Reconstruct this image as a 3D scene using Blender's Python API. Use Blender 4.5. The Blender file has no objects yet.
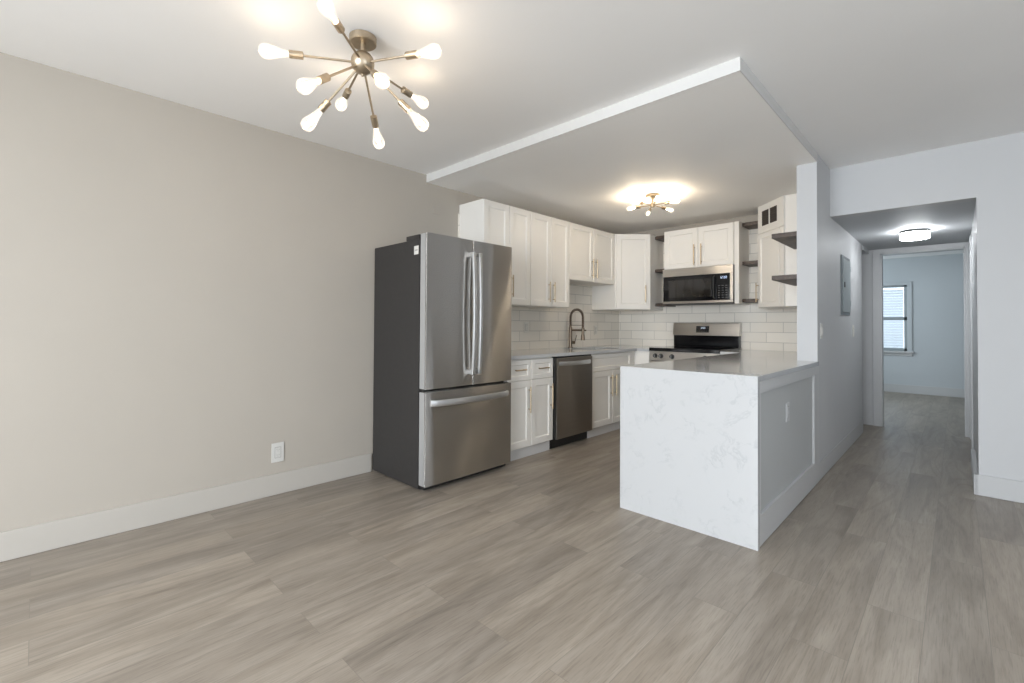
import bpy, bmesh, math, random
from mathutils import Matrix, Vector

random.seed(7)
SC = bpy.context.scene
COL = SC.collection
R = math.radians

# ------------------------------------------------------------------ camera, world, big lights, exposure
cam_d = bpy.data.cameras.new('camera')
cam = bpy.data.objects.new('camera', cam_d)
COL.objects.link(cam)
SC.camera = cam
F_PX, YAW, PITCH, ROLL, CY = 460.6254, .7687, .0146, .006, 318.4588
CAM = Vector((3.3393, 0.0, 1.1587))
cam_d.sensor_fit = 'HORIZONTAL'
cam_d.sensor_width = 36.0
cam_d.lens = F_PX * 36.0 / 1024.0
cam_d.shift_y = -(341.5 - CY) / 1024.0
cam_d.clip_start = .02
cam_d.clip_end = 100
_right = Vector((math.cos(YAW), math.sin(YAW), 0))
_fwd = Vector((-math.sin(YAW), math.cos(YAW), 0))
_up = Vector((0, 0, 1))
_f = _fwd * math.cos(PITCH) + _up * math.sin(PITCH)
_u = _up * math.cos(PITCH) - _fwd * math.sin(PITCH)
_r = _right * math.cos(ROLL) + _u * math.sin(ROLL)
_u2 = _u * math.cos(ROLL) - _right * math.sin(ROLL)
m = Matrix.Identity(4)
for i in range(3):
    m[i][0], m[i][1], m[i][2], m[i][3] = _r[i], _u2[i], -_f[i], CAM[i]
cam.matrix_world = m

w = bpy.data.worlds.new('world')
SC.world = w
w.use_nodes = True
bg = w.node_tree.nodes['Background']
bg.inputs[0].default_value = (.80, .90, 1.0, 1)
bg.inputs[1].default_value = 2.2

SC.view_settings.view_transform = 'Standard'
SC.view_settings.look = 'None'
SC.view_settings.gamma = 1
SC.view_settings.use_curve_mapping = False
SC.view_settings.exposure = 0.66
SC.cycles.max_bounces = 12
SC.cycles.diffuse_bounces = 8
SC.cycles.glossy_bounces = 6
SC.cycles.transparent_max_bounces = 12
SC.cycles.sample_clamp_indirect = 6
SC.cycles.caustics_reflective = False
SC.cycles.caustics_refractive = False


def area(name, loc, rot, sx, sy, power, col):
    l = bpy.data.lights.new(name, 'AREA')
    l.shape = 'RECTANGLE'
    l.size, l.size_y, l.energy, l.color = sx, sy, power, col
    o = bpy.data.objects.new(name, l)
    o.location, o.rotation_euler = loc, rot
    COL.objects.link(o)
    return o


# daylight through the glazed wall behind the camera; side and bedroom lights are added fill
area('daylight_patio', (2.58, -3.35, 1.75), (R(62), 0, 0), 3.4, 2.3, 330, (.91, .955, 1.0))
area('fill_side', (5.86, 0.2, 1.45), (R(70), 0, R(90)), 2.2, 1.3, 24, (.86, .93, 1.0))  # added fill light in a made-up side window
area('fill_bedroom', (1.03, 9.2, 1.45), (R(90), 0, R(-90)), 1.6, 1.3, 26, (.80, .92, 1.0))  # added fill inside the bedroom, no window behind it


# ------------------------------------------------------------------ node helpers
def mat(name):
    m = bpy.data.materials.new(name)
    m.use_nodes = True
    nt = m.node_tree
    return m, nt, nt.nodes['Principled BSDF']


def node(nt, typ, **kw):
    n = nt.nodes.new(typ)
    for k, v in kw.items():
        if k.startswith('i_'):
            n.inputs[k[2:].replace('_', ' ')].default_value = v
        else:
            setattr(n, k, v)
    return n


def ramp(nt, stops):
    n = nt.nodes.new('ShaderNodeValToRGB')
    e = n.color_ramp.elements
    while len(e) < len(stops):
        e.new(.5)
    for el, (p, c) in zip(e, stops):
        el.position = p
        el.color = (*c, 1) if len(c) == 3 else c
    return n


def position(nt):
    return node(nt, 'ShaderNodeNewGeometry').outputs['Position']


def mapping(nt, src, scale, loc=(0, 0, 0)):
    n = node(nt, 'ShaderNodeMapping')
    n.inputs['Scale'].default_value = scale
    n.inputs['Location'].default_value = loc
    nt.links.new(src, n.inputs['Vector'])
    return n.outputs[0]


def bump(nt, bsdf, height, strength, dist=.002):
    b = node(nt, 'ShaderNodeBump')
    b.inputs['Strength'].default_value = strength
    b.inputs['Distance'].default_value = dist
    nt.links.new(height, b.inputs['Height'])
    nt.links.new(b.outputs[0], bsdf.inputs['Normal'])


def plain(name, col, rough=.5, metal=0, noise=.03, scale=6, spec=.5, bumpy=0):
    """a slightly mottled surface"""
    m, nt, b = mat(name)
    n = node(nt, 'ShaderNodeTexNoise')
    n.inputs['Scale'].default_value = scale
    n.inputs['Detail'].default_value = 3
    nt.links.new(position(nt), n.inputs['Vector'])
    lo = tuple(max(0, c * (1 - noise)) for c in col)
    hi = tuple(min(1, c * (1 + noise)) for c in col)
    r = ramp(nt, [(.3, lo), (.7, hi)])
    nt.links.new(n.outputs['Fac'], r.inputs[0])
    nt.links.new(r.outputs[0], b.inputs['Base Color'])
    b.inputs['Roughness'].default_value = rough
    b.inputs['Metallic'].default_value = metal
    b.inputs['Specular IOR Level'].default_value = spec
    if bumpy:
        n2 = node(nt, 'ShaderNodeTexNoise')
        n2.inputs['Scale'].default_value = 160
        nt.links.new(position(nt), n2.inputs['Vector'])
        bump(nt, b, n2.outputs['Fac'], bumpy, .001)
    return m


def steel(name, col, rough, streak, aniso=.8):
    """brushed metal: horizontal brushing, highlights drawn out vertically"""
    m, nt, b = mat(name)
    sc = (1.5, 1.5, 220)
    n = node(nt, 'ShaderNodeTexNoise')
    n.inputs['Scale'].default_value = 1
    n.inputs['Detail'].default_value = 4
    nt.links.new(mapping(nt, position(nt), sc), n.inputs['Vector'])
    r = ramp(nt, [(.3, tuple(c * (1 - streak) for c in col)), (.7, tuple(min(1, c * (1 + streak)) for c in col))])
    nt.links.new(n.outputs['Fac'], r.inputs[0])
    nt.links.new(r.outputs[0], b.inputs['Base Color'])
    g = node(nt, 'ShaderNodeBsdfAnisotropic')
    g.distribution = 'GGX'
    g.inputs['Roughness'].default_value = rough
    g.inputs['Anisotropy'].default_value = aniso
    nt.links.new(r.outputs[0], g.inputs['Color'])
    t = node(nt, 'ShaderNodeCombineXYZ')
    t.inputs['X'].default_value = 1
    t.inputs['Y'].default_value = 1
    nt.links.new(t.outputs[0], g.inputs['Tangent'])
    nt.nodes.remove(b)
    nt.links.new(g.outputs[0], nt.nodes['Material Output'].inputs['Surface'])
    return m


def emis(name, col, strength):
    m, nt, b = mat(name)
    b.inputs['Base Color'].default_value = (*col, 1)
    b.inputs['Emission Color'].default_value = (*col, 1)
    b.inputs['Emission Strength'].default_value = strength
    return m


def clear_glass(name, tint=(.97, .98, 1), refl=.08, glow=0, glowcol=(1, .9, .75)):
    m, nt, b = mat(name)
    nt.nodes.remove(b)
    out = nt.nodes['Material Output']
    tr = node(nt, 'ShaderNodeBsdfTransparent')
    tr.inputs[0].default_value = (*tint, 1)
    gl = node(nt, 'ShaderNodeBsdfGlossy')
    gl.inputs['Roughness'].default_value = .03
    lw = node(nt, 'ShaderNodeLayerWeight')
    lw.inputs['Blend'].default_value = .35
    ma = node(nt, 'ShaderNodeMath', operation='MULTIPLY_ADD')
    ma.inputs[1].default_value = .55
    ma.inputs[2].default_value = refl
    nt.links.new(lw.outputs['Fresnel'], ma.inputs[0])
    mix = node(nt, 'ShaderNodeMixShader')
    nt.links.new(ma.outputs[0], mix.inputs[0])
    nt.links.new(tr.outputs[0], mix.inputs[1])
    nt.links.new(gl.outputs[0], mix.inputs[2])
    last = mix.outputs[0]
    if glow:
        e = node(nt, 'ShaderNodeEmission')
        e.inputs[0].default_value = (*glowcol, 1)
        e.inputs[1].default_value = glow
        ad = node(nt, 'ShaderNodeAddShader')
        nt.links.new(last, ad.inputs[0])
        nt.links.new(e.outputs[0], ad.inputs[1])
        last = ad.outputs[0]
    nt.links.new(last, out.inputs['Surface'])
    return m


# ------------------------------------------------------------------ materials
def floor_material():
    m, nt, b = mat('vinyl_plank')
    L = nt.links
    sep = node(nt, 'ShaderNodeSeparateXYZ')
    L.new(position(nt), sep.inputs[0])
    cmb = node(nt, 'ShaderNodeCombineXYZ')
    L.new(sep.outputs['Y'], cmb.inputs['X'])
    L.new(sep.outputs['X'], cmb.inputs['Y'])
    br = node(nt, 'ShaderNodeTexBrick', offset=.38, offset_frequency=2, squash=1)
    br.inputs['Color1'].default_value = (0, 0, 0, 1)
    br.inputs['Color2'].default_value = (1, 1, 1, 1)
    br.inputs['Mortar'].default_value = (.5, .5, .5, 1)
    br.inputs['Scale'].default_value = 1
    br.inputs['Mortar Size'].default_value = .0011
    br.inputs['Mortar Smooth'].default_value = .3
    br.inputs['Brick Width'].default_value = 1.22
    br.inputs['Row Height'].default_value = .18
    L.new(cmb.outputs[0], br.inputs['Vector'])
    wv = node(nt, 'ShaderNodeMath', operation='MULTIPLY')
    wv.inputs[1].default_value = 37.0
    L.new(br.outputs['Color'], wv.inputs[0])

    def grain(scale, vec, det, rough, dist=0.0):
        n = node(nt, 'ShaderNodeTexNoise', noise_dimensions='4D')
        n.inputs['Scale'].default_value = scale
        n.inputs['Detail'].default_value = det
        n.inputs['Roughness'].default_value = rough
        n.inputs['Distortion'].default_value = dist
        L.new(mapping(nt, cmb.outputs[0], vec), n.inputs['Vector'])
        L.new(wv.outputs[0], n.inputs['W'])
        return n.outputs['Fac']
    g1 = grain(1, (1.0, 8, 1), 5, .6, 1.0)        # broad bands
    g2 = grain(1, (9, 190, 1), 4, .6, .2)         # fine pores
    # cathedral figure: contour lines of a slow noise field
    fld = grain(1, (.55, 4.2, 1), 2, .45, .6)
    k1 = node(nt, 'ShaderNodeMath', operation='MULTIPLY')
    L.new(fld, k1.inputs[0])
    k1.inputs[1].default_value = 52.0
    k2 = node(nt, 'ShaderNodeMath', operation='SINE')
    L.new(k1.outputs[0], k2.inputs[0])
    rc = ramp(nt, [(.0, (.87, .865, .855)), (.45, (1.03, 1.03, 1.03)), (1, (1.0, 1.0, 1.0))])
    k3 = node(nt, 'ShaderNodeMath', operation='MULTIPLY_ADD')
    L.new(k2.outputs[0], k3.inputs[0])
    k3.inputs[1].default_value = .5
    k3.inputs[2].default_value = .5
    L.new(k3.outputs[0], rc.inputs[0])
    r1 = ramp(nt, [(.27, (.190, .162, .133)), (.5, (.268, .232, .193)), (.73, (.34, .300, .254))])
    L.new(g1, r1.inputs[0])
    r2a = ramp(nt, [(.32, (.74, .73, .715)), (.52, (1.04, 1.04, 1.04))])
    L.new(g2, r2a.inputs[0])
    r2 = node(nt, 'ShaderNodeMix', data_type='RGBA', blend_type='MULTIPLY')
    r2.inputs['Factor'].default_value = 1
    L.new(r2a.outputs[0], r2.inputs['A'])
    L.new(rc.outputs[0], r2.inputs['B'])
    mx = node(nt, 'ShaderNodeMix', data_type='RGBA', blend_type='MULTIPLY')
    mx.inputs['Factor'].default_value = .85
    L.new(r1.outputs[0], mx.inputs['A'])
    L.new(r2.outputs['Result'], mx.inputs['B'])
    tint = ramp(nt, [(0, (.86, .86, .865)), (.5, (1.0, .995, .985)), (1, (1.10, 1.09, 1.07))])
    L.new(br.outputs['Color'], tint.inputs[0])
    mx2 = node(nt, 'ShaderNodeMix', data_type='RGBA', blend_type='MULTIPLY')
    mx2.inputs['Factor'].default_value = .95
    L.new(mx.outputs['Result'], mx2.inputs['A'])
    L.new(tint.outputs[0], mx2.inputs['B'])
    seam = node(nt, 'ShaderNodeMix', data_type='RGBA')
    L.new(br.outputs['Fac'], seam.inputs['Factor'])
    L.new(mx2.outputs['Result'], seam.inputs['A'])
    seam.inputs['B'].default_value = (.19, .166, .14, 1)
    L.new(seam.outputs['Result'], b.inputs['Base Color'])
    rr = node(nt, 'ShaderNodeMapRange')
    rr.inputs['To Min'].default_value = .30
    rr.inputs['To Max'].default_value = .46
    L.new(g2, rr.inputs[0])
    L.new(rr.outputs[0], b.inputs['Roughness'])
    b.inputs['Specular IOR Level'].default_value = .4
    inv = node(nt, 'ShaderNodeMath', operation='MULTIPLY_ADD')
    L.new(br.outputs['Fac'], inv.inputs[0])
    inv.inputs[1].default_value = -1.0
    L.new(g2, inv.inputs[2])
    bump(nt, b, inv.outputs[0], .18, .0015)
    return m


def tile_material(name, axis, off):
    """long glossy off-white wall tiles in running bond; axis = world axis along the wall"""
    m, nt, b = mat(name)
    L = nt.links
    sep = node(nt, 'ShaderNodeSeparateXYZ')
    L.new(position(nt), sep.inputs[0])
    cmb = node(nt, 'ShaderNodeCombineXYZ')
    L.new(sep.outputs[axis], cmb.inputs['X'])
    L.new(sep.outputs['Z'], cmb.inputs['Y'])
    br = node(nt, 'ShaderNodeTexBrick', offset=.5, offset_frequency=2)
    br.inputs['Color1'].default_value = (.72, .68, .61, 1)
    br.inputs['Color2'].default_value = (.80, .76, .69, 1)
    br.inputs['Mortar'].default_value = (.45, .43, .395, 1)
    br.inputs['Scale'].default_value = 1
    br.inputs['Mortar Size'].default_value = .0028
    br.inputs['Mortar Smooth'].default_value = .25
    br.inputs['Brick Width'].default_value = .328
    br.inputs['Row Height'].default_value = .1098
    L.new(mapping(nt, cmb.outputs[0], (1, 1, 1), (off, -.877 + .1098 * 10, 0)), br.inputs['Vector'])
    L.new(br.outputs['Color'], b.inputs['Base Color'])
    b.inputs['Roughness'].default_value = .16
    n = node(nt, 'ShaderNodeTexNoise')
    n.inputs['Scale'].default_value = 14
    L.new(position(nt), n.inputs['Vector'])
    h = node(nt, 'ShaderNodeMath', operation='MULTIPLY_ADD')
    L.new(br.outputs['Fac'], h.inputs[0])
    h.inputs[1].default_value = -1.0
    L.new(n.outputs['Fac'], h.inputs[2])
    bump(nt, b, h.outputs[0], .35, .002)
    return m


def quartz_material():
    m, nt, b = mat('white_quartz')
    L = nt.links
    d = node(nt, 'ShaderNodeTexNoise')
    d.inputs['Scale'].default_value = 2.2
    d.inputs['Detail'].default_value = 4
    L.new(position(nt), d.inputs['Vector'])
    ad = node(nt, 'ShaderNodeVectorMath', operation='MULTIPLY_ADD')
    L.new(d.outputs['Color'], ad.inputs[0])
    ad.inputs[1].default_value = (.5, .5, .5)
    L.new(position(nt), ad.inputs[2])
    n = node(nt, 'ShaderNodeTexNoise')
    n.inputs['Scale'].default_value = 9.0
    n.inputs['Detail'].default_value = 7
    n.inputs['Roughness'].default_value = .62
    L.new(ad.outputs[0], n.inputs['Vector'])
    r = ramp(nt, [(.0, (.475, .48, .485)), (.465, (.475, .48, .485)), (.50, (.415, .42, .43)), (.535, (.475, .48, .485)), (1, (.475, .48, .485))])
    L.new(n.outputs['Fac'], r.inputs[0])
    n2 = node(nt, 'ShaderNodeTexNoise')
    n2.inputs['Scale'].default_value = 9
    n2.inputs['Detail'].default_value = 4
    L.new(position(nt), n2.inputs['Vector'])
    msk = ramp(nt, [(.44, (0, 0, 0)), (.62, (1, 1, 1))])
    L.new(n2.outputs['Fac'], msk.inputs[0])
    mx = node(nt, 'ShaderNodeMix', data_type='RGBA')
    L.new(msk.outputs[0], mx.inputs['Factor'])
    mx.inputs['A'].default_value = (.475, .48, .485, 1)
    L.new(r.outputs[0], mx.inputs['B'])
    L.new(mx.outputs['Result'], b.inputs['Base Color'])
    b.inputs['Roughness'].default_value = .10
    return m


def walnut_material(name, dark, light):
    m, nt, b = mat(name)
    n = node(nt, 'ShaderNodeTexNoise')
    n.inputs['Scale'].default_value = 1
    n.inputs['Detail'].default_value = 5
    n.inputs['Distortion'].default_value = .6
    nt.links.new(mapping(nt, position(nt), (55, 7, 60)), n.inputs['Vector'])
    r = ramp(nt, [(.3, dark), (.7, light)])
    nt.links.new(n.outputs['Fac'], r.inputs[0])
    nt.links.new(r.outputs[0], b.inputs['Base Color'])
    b.inputs['Roughness'].default_value = .5
    return m


def slat_material():
    m, nt, b = mat('white_blind_slat')
    b.inputs['Base Color'].default_value = (.86, .88, .88, 1)
    t = node(nt, 'ShaderNodeBsdfTranslucent')
    t.inputs[0].default_value = (.86, .89, .90, 1)
    mx = node(nt, 'ShaderNodeMixShader')
    mx.inputs[0].default_value = .5
    nt.links.new(b.outputs[0], mx.inputs[1])
    nt.links.new(t.outputs[0], mx.inputs[2])
    nt.links.new(mx.outputs[0], nt.nodes['Material Output'].inputs['Surface'])
    return m


MT = dict(
    wall_warm=plain('greige_wall_paint', (.402, .367, .320), .6, noise=.012, scale=2.5, spec=.3, bumpy=.08),
    wall=plain('pale_wall_paint', (.525, .53, .537), .55, noise=.012, scale=2.5, spec=.3, bumpy=.08),
    wall_bed=plain('bedroom_wall_cool_light', (.52, .55, .57), .6, noise=.01, scale=2.5, spec=.3),  # blue tint stands for the cool light in the bedroom
    ceil=plain('white_ceiling_paint', (.90, .89, .875), .6, noise=.012, scale=1.7, spec=.3, bumpy=.12),
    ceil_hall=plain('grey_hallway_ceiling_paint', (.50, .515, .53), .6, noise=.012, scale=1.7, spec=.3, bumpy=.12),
    ceil_k=plain('kitchen_ceiling_brightened', (.94, .925, .90), .6, noise=.012, scale=1.7, spec=.3, bumpy=.12),  # ceiling white raised to make up for weak light in the kitchen
    trim=plain('white_gloss_trim_paint', (.50, .503, .505), .35, noise=.008, scale=4),
    base_left=plain('baseboard_warm_lit', (.435, .408, .37), .35, noise=.008, scale=4),  # trim tone with the warm light of this side put into its colour
    soffit_dim=plain('soffit_edge_dimmed', (.60, .595, .58), .55, noise=.01, scale=3, spec=.3),  # duller than the ceiling white, holds back the over-lit soffit faces
    panel_recess=plain('recess_panel_grey', (.43, .44, .44), .5, noise=.01, scale=3, spec=.3),  # greyer than the frame around it
    cab=plain('white_cabinet_lacquer', (.77, .745, .70), .38, noise=.008, scale=4),
    cabin=plain('cabinet_side_board', (.70, .69, .665), .5, noise=.01, scale=4),
    toe=plain('grey_white_toe_board', (.62, .61, .60), .5, noise=.02, scale=5),
    floor=floor_material(),
    tile_x=tile_material('backsplash_tile_back', 'X', .13),
    tile_y=tile_material('backsplash_tile_side', 'Y', .05),
    quartz=quartz_material(),
    steel=steel('brushed_stainless', (.54, .525, .505), .25, .012, .82),
    steel2=steel('range_stainless', (.62, .59, .55), .36, .05, .5),
    steel_dark=steel('dishwasher_stainless', (.36, .33, .30), .30, .03, .7),
    edge=plain('satin_grey_door_edge', (.44, .44, .44), .45, .5, .02, 8),
    fridge_side=plain('charcoal_fridge_side', (.030, .028, .027), .5, 0, .06, 30, .3),
    black=plain('black_plastic', (.012, .012, .012), .45, 0, .1, 20),
    black_glass=plain('black_glass', (.006, .006, .007), .10, 0, .05, 5, .3),
    mw_glass=plain('smoked_door_glass', (.016, .014, .012), .06, 0, .05, 5),
    handle=plain('satin_handle_steel', (.55, .55, .545), .45, 1, .03, 14),
    brass=plain('champagne_brass', (.44, .345, .23), .34, 1, .04, 30),
    nickel=plain('brushed_champagne_nickel', (.47, .39, .29), .38, 1, .07, 40),
    bronze=plain('warm_bronze_faucet', (.20, .155, .115), .35, 1, .08, 40),
    walnut=walnut_material('walnut_board', (.045, .031, .024), (.098, .071, .056)),
    white=plain('white_plastic', (.56, .55, .52), .4, 0, .01, 10),
    plate=plain('pale_wall_plate', (.66, .64, .585), .45, 0, .01, 10),
    slot=plain('grey_slot_plastic', (.30, .29, .28), .5, 0, .03, 10),
    panel_grey=plain('grey_enamel_panel', (.30, .335, .345), .42, .1, .03, 12),
    panel_edge=plain('dark_grey_enamel', (.14, .16, .17), .45, .1, .03, 12),
    vent_dark=plain('dark_mesh_vent', (.05, .04, .035), .6, 0, .25, 220),
    sink=plain('sink_steel', (.40, .39, .37), .35, 1, .05, 30),
    glass=clear_glass('window_glass'),
    bulb_glass=clear_glass('bulb_glass', (1, .98, .95), .06, .2, (1, .90, .76)),
    filament=emis('glowing_filament', (1, .83, .64), 27),
    filament_k=emis('glowing_filament_kitchen', (1, .84, .64), 155),
    drum=emis('lit_frosted_drum', (.95, .98, 1.0), 24.0),
    display=emis('display_digits', (.75, .85, 1.0), .35),
    mark=plain('pale_printed_mark', (.07, .07, .068), .5, 0, .01, 10),
    slat=slat_material(),
    dark_ring=plain('dark_bronze_ring', (.05, .05, .05), .4, .6, .05, 10),
)


# ------------------------------------------------------------------ mesh builder
class MB:
    def __init__(self):
        self.bm = bmesh.new()

    def box(self, x0, x1, y0, y1, z0, z1, b=0, seg=2):
        mt = Matrix.Translation(((x0 + x1) / 2, (y0 + y1) / 2, (z0 + z1) / 2)) @ Matrix.Diagonal((abs(x1 - x0), abs(y1 - y0), abs(z1 - z0), 1))
        vs = bmesh.ops.create_cube(self.bm, size=1, matrix=mt)['verts']
        if b:
            es = list({e for v in vs for e in v.link_edges})
            bmesh.ops.bevel(self.bm, geom=es, offset=b, segments=seg, affect='EDGES', profile=.5)
        return self

    def prism(self, poly, z0, z1, b=0):
        lo = [self.bm.verts.new((x, y, z0)) for x, y in poly]
        hi = [self.bm.verts.new((x, y, z1)) for x, y in poly]
        n = len(poly)
        fs = [self.bm.faces.new(list(reversed(lo))), self.bm.faces.new(hi)]
        for i in range(n):
            fs.append(self.bm.faces.new((lo[i], lo[(i + 1) % n], hi[(i + 1) % n], hi[i])))
        bmesh.ops.recalc_face_normals(self.bm, faces=fs)
        if b:
            es = list({e for f in fs for e in f.edges})
            bmesh.ops.bevel(self.bm, geom=es, offset=b, segments=2, affect='EDGES', profile=.5)
        return self

    def loft(self, rings, cap=True, closed=True):
        rr = [[self.bm.verts.new(p) for p in r] for r in rings]
        n = len(rr[0])
        fs = []
        for a, c in zip(rr, rr[1:]):
            for i in range(n if closed else n - 1):
                fs.append(self.bm.faces.new((a[i], a[(i + 1) % n], c[(i + 1) % n], c[i])))
        if cap:
            fs.append(self.bm.faces.new(list(reversed(rr[0]))))
            fs.append(self.bm.faces.new(rr[-1]))
        bmesh.ops.recalc_face_normals(self.bm, faces=fs)
        return self

    def tube(self, pts, r, seg=12):
        pts = [Vector(p) for p in pts]
        rad = r if isinstance(r, (list, tuple)) else [r] * len(pts)
        rings = []
        nrm = None
        for i, p in enumerate(pts):
            t = (pts[min(i + 1, len(pts) - 1)] - pts[max(i - 1, 0)]).normalized()
            if nrm is None:
                nrm = t.orthogonal().normalized()
            nrm = (nrm - t * nrm.dot(t)).normalized()
            bi = t.cross(nrm)
            rings.append([p + (nrm * math.cos(2 * math.pi * k / seg) + bi * math.sin(2 * math.pi * k / seg)) * rad[i] for k in range(seg)])
        return self.loft(rings)

    def strip(self, pts, side, a, b, bev=.3):
        """rounded rectangular bar swept along pts; side = width direction, a = width, b = thickness"""
        pts = [Vector(p) for p in pts]
        side = Vector(side).normalized()
        rings = []
        k = bev
        prof = [(-1, -1 + k), (-1 + k, -1), (1 - k, -1), (1, -1 + k), (1, 1 - k), (1 - k, 1), (-1 + k, 1), (-1, 1 - k)]
        for i, p in enumerate(pts):
            t = (pts[min(i + 1, len(pts) - 1)] - pts[max(i - 1, 0)]).normalized()
            nn = t.cross(side).normalized()
            rings.append([p + side * (u * a / 2) + nn * (v * b / 2) for u, v in prof])
        return self.loft(rings)

    def lathe(self, prof, origin=(0, 0, 0), axis=(0, 0, 1), seg=24):
        """prof = [(radius, height)]"""
        ax = Vector(axis).normalized()
        u = ax.orthogonal().normalized()
        v = ax.cross(u)
        o = Vector(origin)
        rings = [[o + ax * h + (u * math.cos(2 * math.pi * k / seg) + v * math.sin(2 * math.pi * k / seg)) * max(r, 1e-4) for k in range(seg)] for r, h in prof]
        return self.loft(rings)

    def door(self, x0, x1, z0, z1, y=0, t=.02, rail=.055, rec=.009):
        """shaker front: front face at y - t, recessed flat centre with a sloped inner lip"""
        c = .0025
        def ring(i, yy):
            return [(x0 + i, yy, z0 + i), (x1 - i, yy, z0 + i), (x1 - i, yy, z1 - i), (x0 + i, yy, z1 - i)]
        rr = [ring(0, y), ring(0, y - t + c), ring(c, y - t), ring(rail, y - t), ring(rail + .004, y - t + rec * .35), ring(rail + .010, y - t + rec)]
        return self.loft(rr)

    def transform(self, mtx):
        bmesh.ops.transform(self.bm, matrix=mtx, verts=self.bm.verts)
        return self

    def build(self, name, mt, parent=None, angle=32, off=None):
        if off is not None:
            bmesh.ops.translate(self.bm, vec=Vector(off), verts=self.bm.verts)
        me = bpy.data.meshes.new(name)
        self.bm.to_mesh(me)
        self.bm.free()
        me.materials.append(mt)
        for p in me.polygons:
            p.use_smooth = True
        me.set_sharp_from_angle(angle=R(angle))
        o = bpy.data.objects.new(name, me)
        COL.objects.link(o)
        wn_ = o.modifiers.new('weighted_normal', 'WEIGHTED_NORMAL')
        wn_.keep_sharp = True
        wn_.weight = 90
        if parent is not None:
            o.parent = parent
        return o


def tag(o, label, cat, group=None):
    o['label'] = label
    o['category'] = cat
    if group:
        o['group'] = group
    return o


def thing(name, label, cat, loc, rz=0, group=None):
    e = bpy.data.objects.new(name, None)
    e.empty_display_size = .1
    e.location = loc
    e.rotation_euler = (0, 0, rz)
    COL.objects.link(e)
    return tag(e, label, cat, group)


def struct(name, mb, mt):
    o = mb.build(name, mt)
    o['kind'] = 'structure'
    return o


def sub(o, label):
    o['label'] = label
    return o


# ------------------------------------------------------------------ dimensions (metres)
H, HK, HH = 2.473, 2.406, 2.075         # ceilings: room, kitchen, hallway
XS, XI = 2.583, 2.450                   # kitchen side wall: hallway face, kitchen face
YS = 2.368                              # edge of the lowered kitchen ceiling
YB = 5.56                               # kitchen back wall
YC = 4.081                              # end of the full height side wall
YW = 4.573                              # wall with the hallway opening
YH = 6.342                              # end of hallway side wall
YD = 6.90                               # bedroom door wall
XR = 3.440                              # hallway far side wall
XM, YM, YF = 5.9, -2.6, 10.72           # room side, wall behind the camera, bedroom far wall
CT = .90                                # counter height

# ------------------------------------------------------------------ setting
struct('floor', MB().box(-.12, XM + .12, YM - .12, YF + .12, -.06, 0), MT['floor'])
struct('ceiling', MB().box(-.12, XM + .12, YM - .12, YW + .12, H, H + .1), MT['ceil'])
struct('ceiling_kitchen', MB().box(0, XS, YS, YC, HK, H - .001).box(0, XI, YC, YB, HK, H - .001), MT['ceil_k'])
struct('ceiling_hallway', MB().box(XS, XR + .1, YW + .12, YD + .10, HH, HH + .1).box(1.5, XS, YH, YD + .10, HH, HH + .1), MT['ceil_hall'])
struct('ceiling_bedroom', MB().box(.9, 4.7, YD + .0, YF + .12, 2.40, 2.5), MT['ceil'])
struct('soffit_skin', MB().box(0, XS, YS - .004, YS, HK - .001, H - .0005).box(XS, XS + .004, YS - .004, YC - .0005, HK - .001, H - .0005), MT['soffit_dim'])  # thin skin added over the soffit faces to darken them
struct('wall_left', MB().box(-.12, 0, YM - .12, YB + .12, 0, H), MT['wall_warm'])
struct('wall_kitchen_back', MB().box(0, XI, YB, YB + .12, 0, H), MT['wall_warm'])
mb = MB().box(XI, XS, YC, YH, 0, H)
struct('wall_kitchen_side', mb, MT['wall'])
# half wall of the peninsula, its applied frame and the shared baseboard
PF = XS + .006                          # face of the applied frame and of the baseboard
struct('wall_peninsula', MB().box(XI, XS - .010, 2.641, YC - .001, 0, CT - .031), MT['panel_recess'])
mb = MB()
mb.box(XS - .010, PF, 2.641, YC + .022, .805, CT - .031, .0015).box(XS - .010, PF, 3.945, YC + .022, .165, .805, .0015).box(XS - .010, PF, 2.641, 2.672, .165, .805, .0015)
struct('trim_1', mb, MT['trim'])
struct('baseboard_peninsula', MB().box(XS - .010, PF, 2.641, YC + .022, .004, .166, .0015).box(XS, PF, YC + .022, YH - .001, .004, .140, .003), MT['trim'])
# wall with hallway opening
mb = MB().box(XR, XM + .12, YW, YW + .12, 0, H).box(XS, XR, YW, YW + .12, HH, H)
struct('wall_hallway_front', mb, MT['wall'])
struct('wall_hallway_side', MB().box(XR, XR + .12, YW + .12, YD, 0, HH + .1), MT['wall'])
# header over the side passage, passage end
struct('wall_passage', MB().box(1.5, 1.62, YH - .3, YD, 0, HH).box(1.62, XI, YH, YH + .10, 0, HH).box(XS - .10, XS, YH + .10, YD, 2.03, HH), MT['wall'])
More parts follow.
